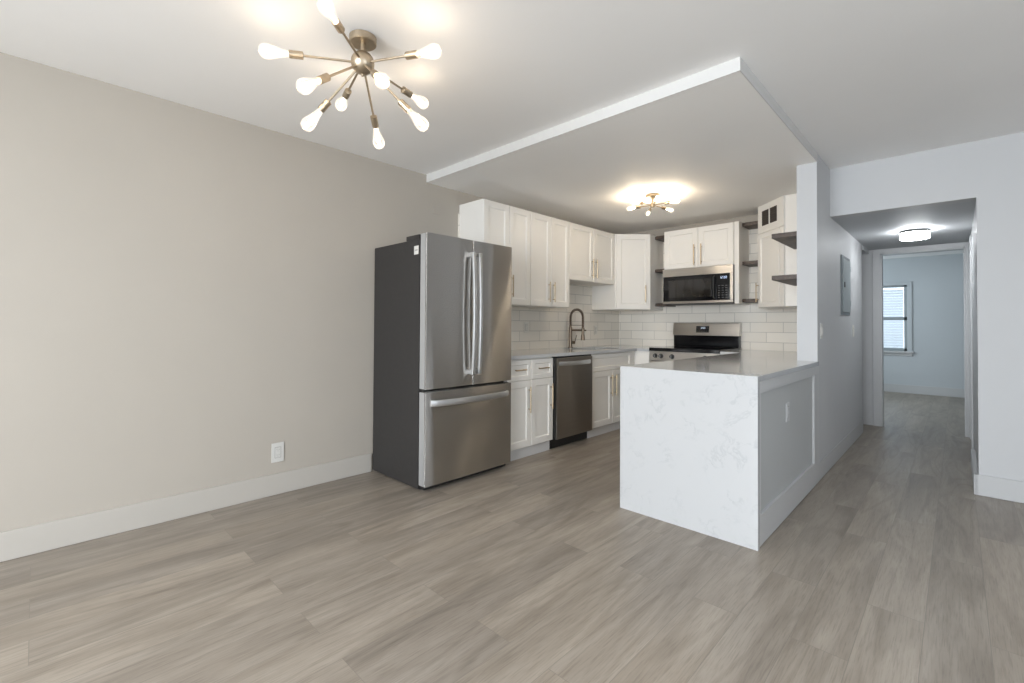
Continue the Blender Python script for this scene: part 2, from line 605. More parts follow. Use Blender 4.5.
# bedroom door wall and its casing
DX0, DX1, DZ = 2.692, 3.402, 2.022
struct('wall_bedroom_door', MB().box(1.5, DX0, YD, YD + .10, 0, HH).box(DX1, XR + .12, YD, YD + .10, 0, HH).box(DX0, DX1, YD, YD + .10, DZ, HH)
       .box(.9, DX0, YD + .10, YD + .13, 0, 2.45).box(DX1, 4.7, YD + .10, YD + .13, 0, 2.45).box(DX0, DX1, YD + .10, YD + .13, DZ, 2.45), MT['wall'])
struct('trim_2', MB().box(DX0 - .075, DX0, YD - .018, YD - .001, 0, DZ + .060, .004).box(DX1, XR - .002, YD - .018, YD - .001, 0, DZ + .060, .004)
       .box(DX0 - .001, DX1 + .001, YD - .018, YD - .001, DZ, DZ + .060, .004)
       .box(DX0 - .001, DX0 + .012, YD - .002, YD + .13, 0, DZ).box(DX1 - .012, DX1 + .001, YD - .002, YD + .13, 0, DZ).box(DX0, DX1, YD - .002, YD + .13, DZ - .012, DZ + .001), MT['trim'])
# bedroom door, swung right back into the bedroom
d = MB().box(3.402, 3.438, YD + .155, YD + .86, .012, 2.0, .002).build('door_1', MT['trim'])
d['kind'] = 'structure'
# closet casing on the hallway side wall
struct('trim_3', MB().box(XR - .014, XR, 6.05, 6.12, 0, 2.02, .003).box(XR - .014, XR, 6.77, 6.84, 0, 2.02, .003).box(XR - .014, XR, 6.12, 6.77, 1.95, 2.02, .003), MT['trim'])
d = MB().box(XR - .006, XR - .0005, 6.125, 6.765, .012, 1.945).build('door_2', MT['trim'])
d['kind'] = 'structure'
# bedroom shell
BX0, BX1 = .95, 4.6
WZ0, WZ1, WX0, WX1 = .74, 1.915, 1.75, 2.700
struct('wall_bedroom_far', MB().box(BX0 - .05, WX0, YF, YF + .12, 0, 2.45).box(WX1, BX1 + .1, YF, YF + .12, 0, 2.45)
       .box(WX0, WX1, YF, YF + .12, 0, WZ0).box(WX0, WX1, YF, YF + .12, WZ1, 2.45), MT['wall_bed'])
struct('wall_bedroom_left', MB().box(BX0 - .1, BX0, YD + .13, YF, 0, 2.45), MT['wall_bed'])
struct('wall_bedroom_right', MB().box(BX1, BX1 + .1, YD + .13, YF, 0, 2.45), MT['wall_bed'])
struct('baseboard_bedroom', MB().box(BX0, BX1, YF - .016, YF - .001, 0, .145, .003), MT['trim'])
# bedroom window
wn = MB()
wn.box(WX0 - .06, WX1 + .065, YF - .02, YF - .001, WZ1, WZ1 + .05, .003).box(WX1, WX1 + .065, YF - .018, YF - .001, WZ0, WZ1, .003)
wn.box(WX0 - .06, WX0, YF - .018, YF - .001, WZ0, WZ1, .003)
wn = wn.build('window_1', MT['wall_bed'])
wn['kind'] = 'structure'
MB().box(WX0 - .09, WX1 + .085, YF - .05, YF + .02, WZ0 - .035, WZ0, .004).box(WX0 - .06, WX1 + .065, YF - .016, YF - .001, WZ0 - .085, WZ0 - .035, .003).build('window_sill', MT['trim'], wn)
sh = MB()
zm = (WZ0 + WZ1) / 2 - .01
for a, c, d_, e in ((WX0, WX1, WZ0, WZ0 + .05), (WX0, WX1, WZ1 - .03, WZ1), (WX0, WX1, zm - .03, zm + .03), (WX0, WX0 + .045, WZ0, WZ1), (WX1 - .045, WX1, WZ0, WZ1)):
    sh.box(a, c, YF + .03, YF + .065, d_, e, .003)
sub(sh.build('window_frame', MT['panel_grey'], wn), 'grey sash frame')
MB().box(WX0 + .04, WX1 - .04, YF + .045, YF + .05, WZ0 + .045, WZ1 - .025).build('window_pane', MT['glass'], wn)
bl = thing('window_blind', 'white slatted blind filling the bedroom window down the hallway', 'blind', (WX1 - .5, YF + .09, WZ0 + .02))
mb = MB()
for i in range(24):
    z = .03 + i * .047
    if z > 1.11:
        break
    t = MB().box(-.42, .445, -.024, .024, -.0016, .0016)
    t.transform(Matrix.Translation((0, 0, z)) @ Matrix.Rotation(R(66), 4, 'X'))
    me = bpy.data.meshes.new('tmp'); t.bm.to_mesh(me); t.bm.free(); mb.bm.from_mesh(me); bpy.data.meshes.remove(me)
mb.build('slats', MT['slat'], bl)
MB().box(-.42, .445, -.02, .02, 1.115, 1.15, .002).build('headrail', MT['slat'], bl)
MB().box(-.42, .445, -.014, .014, -.012, .008, .002).build('bottom_rail', MT['slat'], bl)
MB().tube([(-.1, -.026, .03), (-.1, -.026, 1.12)], .0015, 6).build('ladder_cord', MT['slat'], bl)
MB().tube([(.3, -.026, .03), (.3, -.026, 1.12)], .0015, 6).build('ladder_cord', MT['slat'], bl)

# room behind and beside the camera (patio glazing, added side window)
GX0, GX1 = 1.15, 4.0
struct('wall_rear', MB().box(-.12, GX0, YM - .12, YM, 0, H).box(GX1, XM + .12, YM - .12, YM, 0, H).box(GX0, GX1, YM - .12, YM, 2.3, H).box(GX0, GX1, YM - .12, YM, 0, .1), MT['wall'])
struct('wall_right', MB().box(XM, XM + .12, YM, -1.0, 0, H).box(XM, XM + .12, 1.4, YW, 0, H).box(XM, XM + .12, -1.0, 1.4, 0, .75).box(XM, XM + .12, -1.0, 1.4, 2.15, H), MT['wall'])
g = MB()
for i in range(5):
    x = GX0 + (GX1 - GX0) * i / 4
    g.box(x - .03, x + .03, YM - .05, YM - .005, .1, 2.3, .004)
g.box(GX0, GX1, YM - .05, YM - .005, .1, .16, .004).box(GX0, GX1, YM - .05, YM - .005, 2.24, 2.3, .004)
struct('window_2', g, MT['trim'])
g = MB()
for y in (-1.0, .2, 1.4):
    g.box(XM + .005, XM + .05, y - .03, y + .03, .75, 2.15, .004)
g.box(XM + .005, XM + .05, -1.0, 1.4, .75, .8, .004).box(XM + .005, XM + .05, -1.0, 1.4, 2.1, 2.15, .004)
struct('window_added', g, MT['trim'])  # frame of the side window added to bring in fill light

# baseboards
struct('baseboard_left', MB().box(.0005, .016, YM, 1.855, 0, .142, .004), MT['base_left'])
struct('baseboard_hallway', MB().box(XR - .026, XM, YW - .016, YW - .0005, 0, .142, .004).box(XR - .026, XR - .0005, YW - .016, YW + .9, 0, .142, .004), MT['trim'])
# tiles
struct('wall_kitchen_back_tile', MB().box(.0, XI - .0005, YB - .010, YB - .0005, CT, 2.285), MT['tile_x'])
struct('wall_kitchen_left_tile', MB().box(.0005, .010, 2.72, YB - .010, CT, 2.20), MT['tile_y'])


# ------------------------------------------------------------------ cabinets
def bar_handle(parent, x, z, length, vertical, y=-.02, name='handle', standoff=.028, r=.0055, mt=None):
    mb = MB()
    a = length / 2
    p = (lambda s, yy: (x, yy, z + s)) if vertical else (lambda s, yy: (x + s, yy, z))
    mb.tube([p(-a, y - standoff), p(a, y - standoff)], r, 10)
    for s in (-a * .72, a * .72):
        mb.tube([p(s, y + .0005), p(s, y - standoff)], r * .85, 8)
    return mb.build(name, mt or MT['brass'], parent)


def wall_cabinet(label, loc, rz, wd, dp, h, doors, hz, hl=.205, group='white wall cabinets', bottom=True, cat='cabinet'):
    """doors: list of (x0, x1, handle_x or None)"""
    t = thing('wall_cabinet', label, cat, loc, rz, group)
    MB().box(0, wd, 0, dp, 0, h, .0015).build('cabinet_body', MT['cab'], t)
    for x0, x1, hx in doors:
        d = MB().door(x0 + .002, x1 - .002, .003, h - .003).build('door', MT['cab'], t)
        if hx is not None:
            bar_handle(d, hx, hz, hl, True)
    return t


ZU, ZT = 1.350, 2.278
XF = .325                      # wall cabinet fronts on the side wall (door face at XF + .02)
Q = R(90)
wall_cabinet('tall white two-door wall cabinet partly hidden behind the fridge top', (XF - .005, 2.735, ZU), Q, .624, XF - .007, ZT - ZU, [(0, .327, .30), (.327, .624, .355)], .175)
wall_cabinet('tall white two-door wall cabinet over the dishwasher', (XF - .005, 3.361, ZU), Q, .630, XF - .007, ZT - ZU, [(0, .318, .272), (.318, .630, .346)], .150)
wall_cabinet('short white two-door wall cabinet above the faucet', (XF - .005, 3.993, 1.655), Q, .900, XF - .007, ZT - 1.655, [(0, .45, .412), (.45, .900, .49)], .155, .22)


def corner_cabinet(label, origin, rz, poly_world, z0, h, wd):
    t = thing('corner_wall_cabinet', label, 'cabinet', (*origin, z0), rz, 'white wall cabinets')
    inv = (Matrix.Translation((*origin, 0)) @ Matrix.Rotation(rz, 4, 'Z')).inverted()
    MB().prism([tuple((inv @ Vector((x, y, 0)))[:2]) for x, y in poly_world], 0, h, .0015).build('cabinet_body', MT['cab'], t)
    return t


# corner cabinet by the open shelves (face at 45 degrees)
p0, p1 = (.345, 4.897), (.650, 5.202)
cc = corner_cabinet('white diagonal corner wall cabinet in the tiled corner by the sink', p0, R(45),
                    [p0, p1, (.650, YB - .012), (.012, YB - .012), (.012, 4.897)], 1.358, ZT - 1.358, .46)
wdc = math.hypot(p1[0] - p0[0], p1[1] - p0[1])
d = MB().door(.012, wdc - .004, .003, ZT - 1.358 - .003, rail=.06).build('door', MT['cab'], cc)
bar_handle(d, wdc - .07, .19, .21, True)
# corner cabinet with the vent, beside the side wall
q0, q1 = (1.862, 5.225), (2.174, 4.913)
cv = corner_cabinet('white diagonal corner wall cabinet with two dark vent openings near the ceiling', q0, R(-45),
                    [q0, q1, (XI - .002, 4.913), (XI - .002, YB - .012), (q0[0], YB - .012)], 1.352, HK - .004 - 1.352, .44)
wdv = math.hypot(q1[0] - q0[0], q1[1] - q0[1])
hv = HK - .004 - 1.352
fr = MB()
fr.box(0.0, wdv, -.016, 0, hv - .285, hv, .002)
fr.build('vent_panel', MT['cab'], cv)
for a in (.085, .225):
    f2 = MB().box(a, a + .110, -.020, -.0155, hv - .215, hv - .065).build('vent_grille', MT['vent_dark'], cv)
    fb = MB()
    for i in range(6):
        z = hv - .205 + i * .025
        fb.box(a + .003, a + .107, -.024, -.019, z, z + .006)
    fb.build('louvre', MT['vent_dark'], f2)
d = MB().door(.004, wdv - .07, .003, hv - .29, rail=.05).build('door', MT['cab'], cv)
bar_handle(d, .020, .16, .20, True)
MB().box(wdv - .066, wdv, -.016, 0, .003, hv - .29, .0015).build('filler_strip', MT['cab'], cv)

# cabinet over the microwave
MX0, MX1, YQ = .816, 1.616, 5.235
wall_cabinet('white two-door cabinet mounted above the microwave', (MX0, YQ, 1.828), 0, MX1 - MX0, YB - .012 - YQ, 2.288 - 1.828, [(0.004, .410, .372), (.410, MX1 - MX0 - .004, .452)], .145, .235)
tag(MB().box(MX1 + .002, 1.664, YQ - .018, YB - .012, 1.405, 2.288, .0015).build('end_panel', MT['cab']), 'narrow white end panel standing beside the microwave', 'panel')


def open_shelf(label, x0, x1, z, yd=YB - .0105, front=5.30, group='small walnut shelves beside the microwave cabinet'):
    y = front
    poly = [(x0, yd), (x0, y + .02), (x0 + (x1 - x0) * .18, y), (x1, y), (x1, yd)]
    o = MB().prism([(px - x0, py - y) for px, py in poly], 0, .036, .002).build('open_shelf', MT['walnut'])
    o.location = (x0, y, z)
    return tag(o, label, 'shelf', group)


for z, lb in ((2.228, 'topmost'), (1.820, 'middle'), (1.402, 'lowest')):
    open_shelf(f'{lb} walnut shelf in the narrow gap between corner cabinet and microwave', .652, MX0 - .002, z)
for z, lb in ((2.245, 'topmost'), (1.826, 'middle'), (1.420, 'lowest')):
    open_shelf(f'{lb} walnut shelf in the tiled niche between end panel and vent cabinet', 1.665, 1.860, z)
# floating shelves at the end of the side wall
for z, lb in ((1.868, 'upper'), (1.532, 'lower')):
    o = MB().box(0, XI - .0005 - 2.268, 0, .72, 0, .036, .002).build('floating_shelf', MT['walnut'])
    o.location = (2.268, 4.105, z)
    tag(o, f'{lb} of the two dark walnut floating shelves fixed behind the white wall end', 'shelf', 'floating shelves on the side wall')


def base_cabinet(label, y0, wd, hollow=False, group='white base cabinets'):
    t = thing('base_cabinet', label, 'cabinet', (.62, y0, 0), Q, group)
    if hollow:
        MB().box(0, wd, 0, .60, .095, .113).box(0, .018, 0, .60, .113, CT - .032).box(wd - .018, wd, 0, .60, .113, CT - .032).box(.018, wd - .018, .582, .60, .113, CT - .032).box(.018, wd - .018, 0, .018, .113, CT - .032).build('cabinet_body', MT['cab'], t)
    else:
        MB().box(0, wd, 0, .60, .095, CT - .032, .001).build('cabinet_body', MT['cab'], t)
    MB().box(0, wd, .022, .58, 0, .094).build('toe_kick', MT['toe'], t)
    return t


bc = base_cabinet('white base cabinet beside the fridge with two drawers over two doors', 2.735, .612)
for x0, x1, hx in ((.002, .308, .27), (.308, .610, .572)):
    dr = MB().door(x0 + .002, x1 - .002, .683, .858, rail=.038).build('drawer', MT['cab'], bc)
    bar_handle(dr, (x0 + x1) / 2 - .005, .775, .135, False)
    d = MB().door(x0 + .002, x1 - .002, .102, .678).build('door', MT['cab'], bc)
    bar_handle(d, hx, .51, .23, True)
sc_ = base_cabinet('white sink base cabinet with false drawer front and two doors', 3.966, .894, True)
fd = MB().door(.004, .800, .683, .858, rail=.038).build('drawer', MT['cab'], sc_)
for x0, x1, hx in ((.004, .402, .362), (.402, .800, .445)):
    d = MB().door(x0 + .002, x1 - .002, .102, .678).build('door', MT['cab'], sc_)
    bar_handle(d, hx, .515, .23, True)
# corner unit next to the range
t = thing('corner_base_cabinet', 'white blank corner base cabinet between sink base and range', 'cabinet', (.642, 4.885, 0), 0, 'white base cabinets')
MB().box(-.63, .168, 0, .655, .095, CT - .032, .001).build('cabinet_body', MT['cab'], t)
MB().box(.0, .168, .03, .6, 0, .094).build('toe_kick', MT['toe'], t)
MB().box(.020, .166, -.014, 0, .102, CT - .05, .0015).build('filler_panel', MT['cab'], t)
# peninsula cabinets, seen only from their ends
for i, (y0, y1, lb) in enumerate(((2.645, 3.75, 'white peninsula base cabinet behind the quartz end slab'), (3.752, 4.87, 'white peninsula base cabinet nearer the range'))):
    t = thing('peninsula_cabinet', lb, 'cabinet', (1.83, y1, 0), R(-90), 'white peninsula cabinets')
    wd = y1 - y0
    MB().box(0, wd, 0, XI - .003 - 1.83, .095, CT - .032, .001).build('cabinet_body', MT['cab'], t)
    MB().box(0, wd, .04, XI - .003 - 1.83, 0, .094).build('toe_kick', MT['toe'], t)
    for k in range(2):
        d = MB().door(wd * k / 2 + .003, wd * (k + 1) / 2 - .003, .102, .858).build('door', MT['cab'], t)
        bar_handle(d, wd / 2 + (.04 if k else -.04), .68, .23, True)
t = thing('base_cabinet', 'white base cabinet in the corner past the range under the glossy counter', 'cabinet', (1.60, 4.90, 0), 0, 'white base cabinets')
MB().box(0, XI - .003 - 1.60, 0, YB - .005 - 4.90, .095, CT - .032, .001).build('cabinet_body', MT['cab'], t)
MB().box(0, .2, .04, .6, 0, .094).build('toe_kick', MT['toe'], t)

# ------------------------------------------------------------------ counters
SX0, SX1, SY0, SY1 = .16, .56, 4.06, 4.74
ct = thing('countertop', 'white quartz counter running from fridge past sink to range', 'countertop', (0, 2.735, CT - .03))
mb = MB()
ox, oy = 0, 2.735
for (a, c, d_, e) in ((.011, SX0, 2.735, 4.86), (SX1, .662, 2.735, 4.86), (SX0, SX1, 2.735, SY0), (SX0, SX1, SY1, 4.86), (.011, .812, 4.86, YB - .0105)):
    mb.box(a - ox, c - ox, d_ - oy, e - oy, 0, .03)
bmesh.ops.remove_doubles(mb.bm, verts=mb.bm.verts, dist=.0005)
mb.build('counter_slab', MT['quartz'], ct)
sk = thing('sink', 'undermount steel sink set in the counter below the faucet', 'sink', ((SX0 + SX1) / 2, (SY0 + SY1) / 2, CT - .25))
a, c = (SX1 - SX0) / 2 - .004, (SY1 - SY0) / 2 - .004
mb = MB()
mb.loft([[(-a, -c, .245), (a, -c, .245), (a, c, .245), (-a, c, .245)], [(-a + .012, -c + .012, .03), (a - .012, -c + .012, .03), (a - .012, c - .012, .03), (-a + .012, c - .012, .03)],
         [(-a + .04, -c + .04, .012), (a - .04, -c + .04, .012), (a - .04, c - .04, .012), (-a + .04, c - .04, .012)]], cap=False)
mb.bm.faces.new([v for v in mb.bm.verts][-4:])
mb.build('basin', MT['sink'], sk)
MB().lathe([(.045, .0), (.045, .004), (.03, .004), (.028, .001)], (0, 0, .0125)).build('drain', MT['handle'], sk)

pc = thing('peninsula_countertop', 'white veined quartz worktop folding down to the floor as a slab at the peninsula end', 'countertop', (1.784, 2.610, 0))
def rel(poly):
    return [(x - 1.784, y - 2.610) for x, y in poly]
MB().prism(rel([(1.784, 2.6402), (PF + .003, 2.6402), (PF + .003, YC - .001), (XI - .001, YC - .001), (XI - .001, YB - .0105), (1.592, YB - .0105), (1.592, 4.872), (1.784, 4.872)]), CT - .030, CT).build('counter_slab', MT['quartz'], pc)
MB().box(0, PF + .003 - 1.784, 0, .0301, 0, CT).build('waterfall_slab', MT['quartz'], pc)

# ------------------------------------------------------------------ fridge
FY0, FW = 1.862, .843
fz = thing('fridge', 'tall stainless french-door fridge with charcoal sides against the beige wall', 'fridge', (.72, FY0, 0), Q)
# local: x along the front, y to the back (front faces at y = 0)
MB().box(0, FW, .085, .702, .014, 1.762, .004).build('cabinet_body', MT['fridge_side'], fz)
MB().box(.02, FW - .02, .075, .095, .05, 1.75).build('gasket', MT['black'], fz)
MB().box(.02, FW - .02, .04, .12, .012, .045, .002).build('kick_grille', MT['black'], fz)
for x in (.05, FW - .05):
    for y in (.11, .6):
        MB().lathe([(.018, 0), (.018, .012), (.012, .014), (.012, .035)], (x, y, 0)).build('foot', MT['black'], fz)
split = .425


def fridge_door(name, x0, x1, z0, z1):
    n = 14
    prof = []
    wdt = x1 - x0
    d = MB()
    # front gently crowned across the width, rounded vertical edges
    pts = [(x0, .072), (x0, .005), (x0 + .002, .0015), (x0 + .005, .0005)]
    for i in range(1, n):
        s = i / n
        pts.append((x0 + .005 + (wdt - .010) * s, -.004 * math.sin(math.pi * s)))
    pts += [(x1 - .005, .0005), (x1 - .002, .0015), (x1, .005), (x1, .072)]
    d.prism(pts, z0, z1)
    return d.build(name, MT['steel'], fz, angle=25)


dl = fridge_door('door', 0, split - .0015, .712, 1.795)
dr = fridge_door('door', split + .0015, FW, .712, 1.795)
fd = fridge_door('freezer_drawer', 0, FW, .045, .690)
for par, z0, z1 in ((dl, .712, 1.795), (fd, .045, .690)):
    MB().box(-.0012, -.0002, .013, .071, z0 + .002, z1 - .002).build('side_trim', MT['edge'], par)


for par, x in ((dl, split - .031), (dr, split + .031)):
    hm = MB().strip([(x, -.040 - .016 * math.sin(math.pi * i / 24), .792 + .906 * i / 24) for i in range(25)], (1, 0, 0), .030, .020, .45)
    for z in (.792, 1.666):
        hm.box(x - .0155, x + .0155, -.052, -.001, z, z + .032, .004)
    hm.build('handle', MT['handle'], par)
pts = [(.045 + (FW - .09) * i / 30, -.001 - .050 * math.sin(math.pi * i / 30) ** .5, .612) for i in range(31)]
MB().strip(pts, (0, 0, 1), .044, .020, .5).build('handle', MT['handle'], fd)
MB().box(.003, .07, .10, .26, 1.7625, 1.796, .004).build('hinge_cover', MT['fridge_side'], fz)
MB().box(FW - .07, FW - .003, .10, .26, 1.7625, 1.796, .004).build('hinge_cover', MT['fridge_side'], fz)
hb = MB().lathe([(.012, .0), (.012, .018)], (.022, .045, .692)).box(.005, .06, .03, .09, .696, .706, .002)
hb.build('mid_hinge', MT['black'], fz)
st = MB().box(-.0012, -.0002, .098, .152, 1.655, 1.715).build('sticker', MT['white'], fz)
sub(st, 'small white paper sticker')
MB().box(-.0016, -.0012, .108, .142, 1.680, 1.690).build('print', MT['slot'], st)

# ------------------------------------------------------------------ dishwasher
dw = thing('dishwasher', 'dark stainless dishwasher under the counter between white base cabinets', 'dishwasher', (.655, 3.352, 0), Q)
MB().box(.004, .606, .012, .60, .10, CT - .034).build('tub', MT['black'], dw)
MB().box(.004, .606, .060, .60, .004, .098).build('kick_plate', MT['black'], dw)
dd = MB().box(.018, .592, -.012, .022, .098, .852, .004).build('door', MT['steel_dark'], dw)
pts = []
for i in range(17):
    s = i / 16
    e = min(1, min(s, 1 - s) / .08)
    pts.append((.045 + .52 * s, -.004 - .046 * math.sin(math.pi * s) ** .6, .80))
MB().strip(pts, (0, 0, 1), .040, .014, .5).build('handle', MT['handle'], dd)

# ------------------------------------------------------------------ range
RX0, RW = .818, .768
st = thing('range', 'stainless freestanding electric range with black glass cooktop', 'stove', (RX0, 4.862, 0))
MB().box(0.002, RW - .002, .028, .675, .02, .878, .002).build('range_body', MT['black'], st)
MB().box(0, RW, -.012, .62, .879, .916, .004).build('cooktop', MT['black_glass'], st)
cp = MB().box(0.001, RW - .001, -.006, .030, .772, .878, .003).build('control_panel', MT['steel2'], st)
for kx in (.075, .142, .27, RW - .142, RW - .075):
    kb = MB().lathe([(.026, 0), (.026, .006), (.021, .008), (.020, .026), (.018, .029)], (kx, -.0062, .825), (0, -1, 0)).build('knob', MT['black'], cp)
    MB().box(kx - .003, kx + .003, -.039, -.0355, .809, .841, .001).build('pointer', MT['edge'], kb)
od = MB().box(.003, RW - .003, -.012, .027, .235, .766, .004).build('oven_door', MT['steel2'], st)
MB().box(.10, RW - .10, -.0145, -.0115, .34, .64, .001).build('window', MT['black_glass'], od)
bar_handle(od, RW / 2, .725, .60, False, y=-.012, standoff=.05, r=.010, mt=MT['handle'])
MB().box(.003, RW - .003, -.010, .027, .045, .228, .004).build('storage_drawer', MT['steel2'], st)
for x in (.05, RW - .05):
    for y in (.08, .62):
        MB().lathe([(.016, 0), (.016, .022)], (x, y, 0)).build('foot', MT['black'], st)
MB().box(.004, RW - .004, .615, .676, .9165, 1.050, .003).build('backguard_base', MT['black_glass'], st)
bgd = MB()
bgd.loft([[(.000, .600, 1.050), (RW, .600, 1.050), (RW, .682, 1.050), (0, .682, 1.050)], [(.0, .596, 1.060), (RW, .596, 1.060), (RW, .684, 1.060), (0, .684, 1.060)],
          [(.0, .618, 1.192), (RW, .618, 1.192), (RW, .684, 1.192), (0, .684, 1.192)], [(.004, .626, 1.200), (RW - .004, .626, 1.200), (RW - .004, .680, 1.200), (.004, .680, 1.200)]])
bgd = bgd.build('backguard', MT['steel2'], st)
tl = math.atan2(.022, .132)
dm = Matrix.Translation((0, .6065, 1.122)) @ Matrix.Rotation(-tl, 4, 'X')
MB().box(.285, .435, -.003, .003, -.036, .040, .001).transform(dm).build('display', MT['black_glass'], bgd)
ms = MB()


def seg7(mb, ch, x, z, s, y):
    on = {'0': 'abcdef', '1': 'bc', '2': 'abged'}.get(ch, '')
    wd = s * .5
    tk = s * .10
    g = dict(a=(x, x + wd, z + s - tk, z + s), d=(x, x + wd, z, z + tk), g=(x, x + wd, z + s / 2 - tk / 2, z + s / 2 + tk / 2), f=(x, x + tk, z + s / 2, z + s),
             b=(x + wd - tk, x + wd, z + s / 2, z + s), e=(x, x + tk, z, z + s / 2), c=(x + wd - tk, x + wd, z, z + s / 2))
    for q in on:
        a, c, d_, e = g[q]
        mb.box(a, c, y - .0006, y, d_, e)


for i, ch in enumerate('12'):
    seg7(ms, ch, .335 + i * .013, .008, .020, -.0032)
for i, ch in enumerate('00'):
    seg7(ms, ch, .366 + i * .013, .008, .020, -.0032)
ms.box(.3615, .3635, -.0038, -.0032, .012, .015).box(.3615, .3635, -.0038, -.0032, .021, .024)
ms.transform(dm).build('clock_digits', MT['display'], bgd)
for i in range(5):
    MB().box(.298 + i * .026, .310 + i * .026, -.0036, -.0029, -.022, -.017).transform(dm).build('button', MT['mark'], bgd)
for a in (.297, .412):
    MB().box(a, a + .010, -.0036, -.0029, .012, .022).transform(dm).build('button', MT['mark'], bgd)

# ------------------------------------------------------------------ microwave
mw = thing('microwave', 'stainless and black over-the-range microwave under the white cabinet', 'microwave', (MX0 + .003, 5.185, 1.418))
MW, MHT = MX1 - MX0 - .006, .408
MB().box(0, MW, .022, YB - .0115 - 5.185, .012, MHT, .002).build('case', MT['black'], mw)
MB().box(0, MW, -.004, .026, MHT - .088, MHT, .003).build('top_band', MT['steel2'], mw)
mdz = MHT - .090
door = MB().box(0.002, MW - .172, -.006, .024, .030, mdz, .003).build('door', MT['black_glass'], mw)
MB().box(.075, MW - .225, -.0078, -.0055, .070, mdz - .045, .001).build('window', MT['mw_glass'], door)
MB().box(.0, .010, -.008, .024, .030, mdz, .001).build('door_edge', MT['steel2'], door)
mp = MB().box(MW - .170, MW - .032, -.006, .024, .030, mdz, .003).build('control_panel', MT['black_glass'], mw)
for r_ in range(6):
    for c_ in range(3):
        MB().box(MW - .152 + c_ * .038, MW - .132 + c_ * .038, -.0066, -.0058, .052 + r_ * .026, .060 + r_ * .026).build('button', MT['mark'], mp)
dg = MB()
for i, ch in enumerate('12'):
    seg7(dg, ch, MW - .135 + i * .018, mdz - .055, .024, -.0061)
for i, ch in enumerate('00'):
    seg7(dg, ch, MW - .092 + i * .018, mdz - .055, .024, -.0061)
dg.build('clock_digits', MT['display'], mp)
MB().box(MW - .030, MW, -.005, .024, .030, mdz, .002).build('end_trim', MT['steel2'], mw)
MB().box(0, MW, -.006, .026, .002, .028, .003).build('bottom_band', MT['steel2'], mw)
MB().box(.02, MW - .02, .03, .34, -.006, .012, .002).build('underside_grille', MT['black'], mw)
mh = MB().strip([(MW - .192, -.006, .05), (MW - .192, -.035, .065), (MW - .192, -.037, .16), (MW - .192, -.035, mdz - .035), (MW - .192, -.006, mdz - .02)], (1, 0, 0), .014, .010, .4)
mh.build('handle', MT['black'], door)

# ------------------------------------------------------------------ faucet
fc = thing('faucet', 'bronze spring-neck kitchen faucet at the sink in front of white tile', 'faucet', (.10, 4.330, CT))
MB().lathe([(.030, 0), (.030, .006), (.022, .010), (.020, .030), (.020, .235), (.014, .245), (.012, .27)], seg=20).build('column', MT['bronze'], fc)
arc = [(0, 0, .25)]
zc, rr = .355, .088
arc.append((0, 0, zc))
for i in range(1, 17):
    a = math.pi * (1 - i / 16)
    arc.append((rr + rr * math.cos(a), 0, zc + rr * math.sin(a)))
arc.append((2 * rr, 0, .235))
hose = MB().tube(arc, .0065, 8).build('hose', MT['bronze'], fc)
# spring coil around the hose
cp_ = []
L_ = [0]
for a, c in zip(arc, arc[1:]):
    L_.append(L_[-1] + (Vector(c) - Vector(a)).length)
turns, N = 46, 46 * 8
for i in range(N + 1):
    s = L_[-1] * i / N
    j = max(q for q in range(len(L_) - 1) if L_[q] <= s + 1e-9)
    f = (s - L_[j]) / max(1e-6, L_[j + 1] - L_[j])
    p = Vector(arc[j]).lerp(Vector(arc[j + 1]), f)
    tdir = (Vector(arc[j + 1]) - Vector(arc[j])).normalized()
    side = Vector((0, 1, 0))
    up = tdir.cross(side)
    an = 2 * math.pi * turns * i / N
    cp_.append(p + (side * math.cos(an) + up * math.sin(an)) * .0135)
MB().tube(cp_, .0034, 5).build('spring', MT['bronze'], fc)
MB().tube([(0, 0, .205), (2 * rr + .005, 0, .205)], .011, 10).build('docking_arm', MT['bronze'], fc)
MB().tube([(0, 0, .262), (2 * rr, 0, .262)], .003, 8).build('brace', MT['bronze'], fc)
MB().lathe([(.014, .235), (.017, .23), (.017, .16), (.020, .15), (.024, .10), (.024, .092)], (2 * rr, 0, 0)).build('spray_head', MT['bronze'], fc)
MB().tube([(2 * rr + .018, 0, .205), (2 * rr + .040, 0, .205)], [.006, .010], 10).build('clamp_knob', MT['bronze'], fc)
lv = MB().tube([(.01, .015, .062), (.03, .045, .062)], .017, 12)
lv.build('valve', MT['bronze'], fc)
MB().tube([(.03, .045, .068), (.045, .060, .15)], [.006, .0045], 10).build('lever', MT['bronze'], fc)


# ------------------------------------------------------------------ outlets, switches, panel
def plate(name, label, cat, loc, rz, wd=.072, h=.116, kind='outlet', mt='plate'):
    """local: plate in the x-z plane, facing -y"""
    t = thing(name, label, cat, loc, rz)
    MB().box(-wd / 2, wd / 2, -.006, 0, -h / 2, h / 2, .0025).build('cover', MT[mt], t)
    if kind == 'outlet':
        f = MB().box(-.0175, .0175, -.0085, -.0055, -.034, .034, .001).build('receptacle', MT[mt], t)
        for s in (-.018, .018):
            MB().box(-.008, -.0055, -.0092, -.0084, s - .002, s + .007).box(.0055, .008, -.0092, -.0084, s - .002, s + .006).box(-.002, .002, -.0092, -.0084, s - .010, s - .0062).build('slots', MT['slot'], f)
        MB().box(-.0205, .0205, -.0064, -.0058, -.037, .037).build('gap', MT['slot'], t)
    elif kind == 'switch':
        r_ = MB().box(-.0165, .0165, -.012, -.0055, -.033, .033, .002)
        r_.build('rocker', MT['white'], t)
    return t


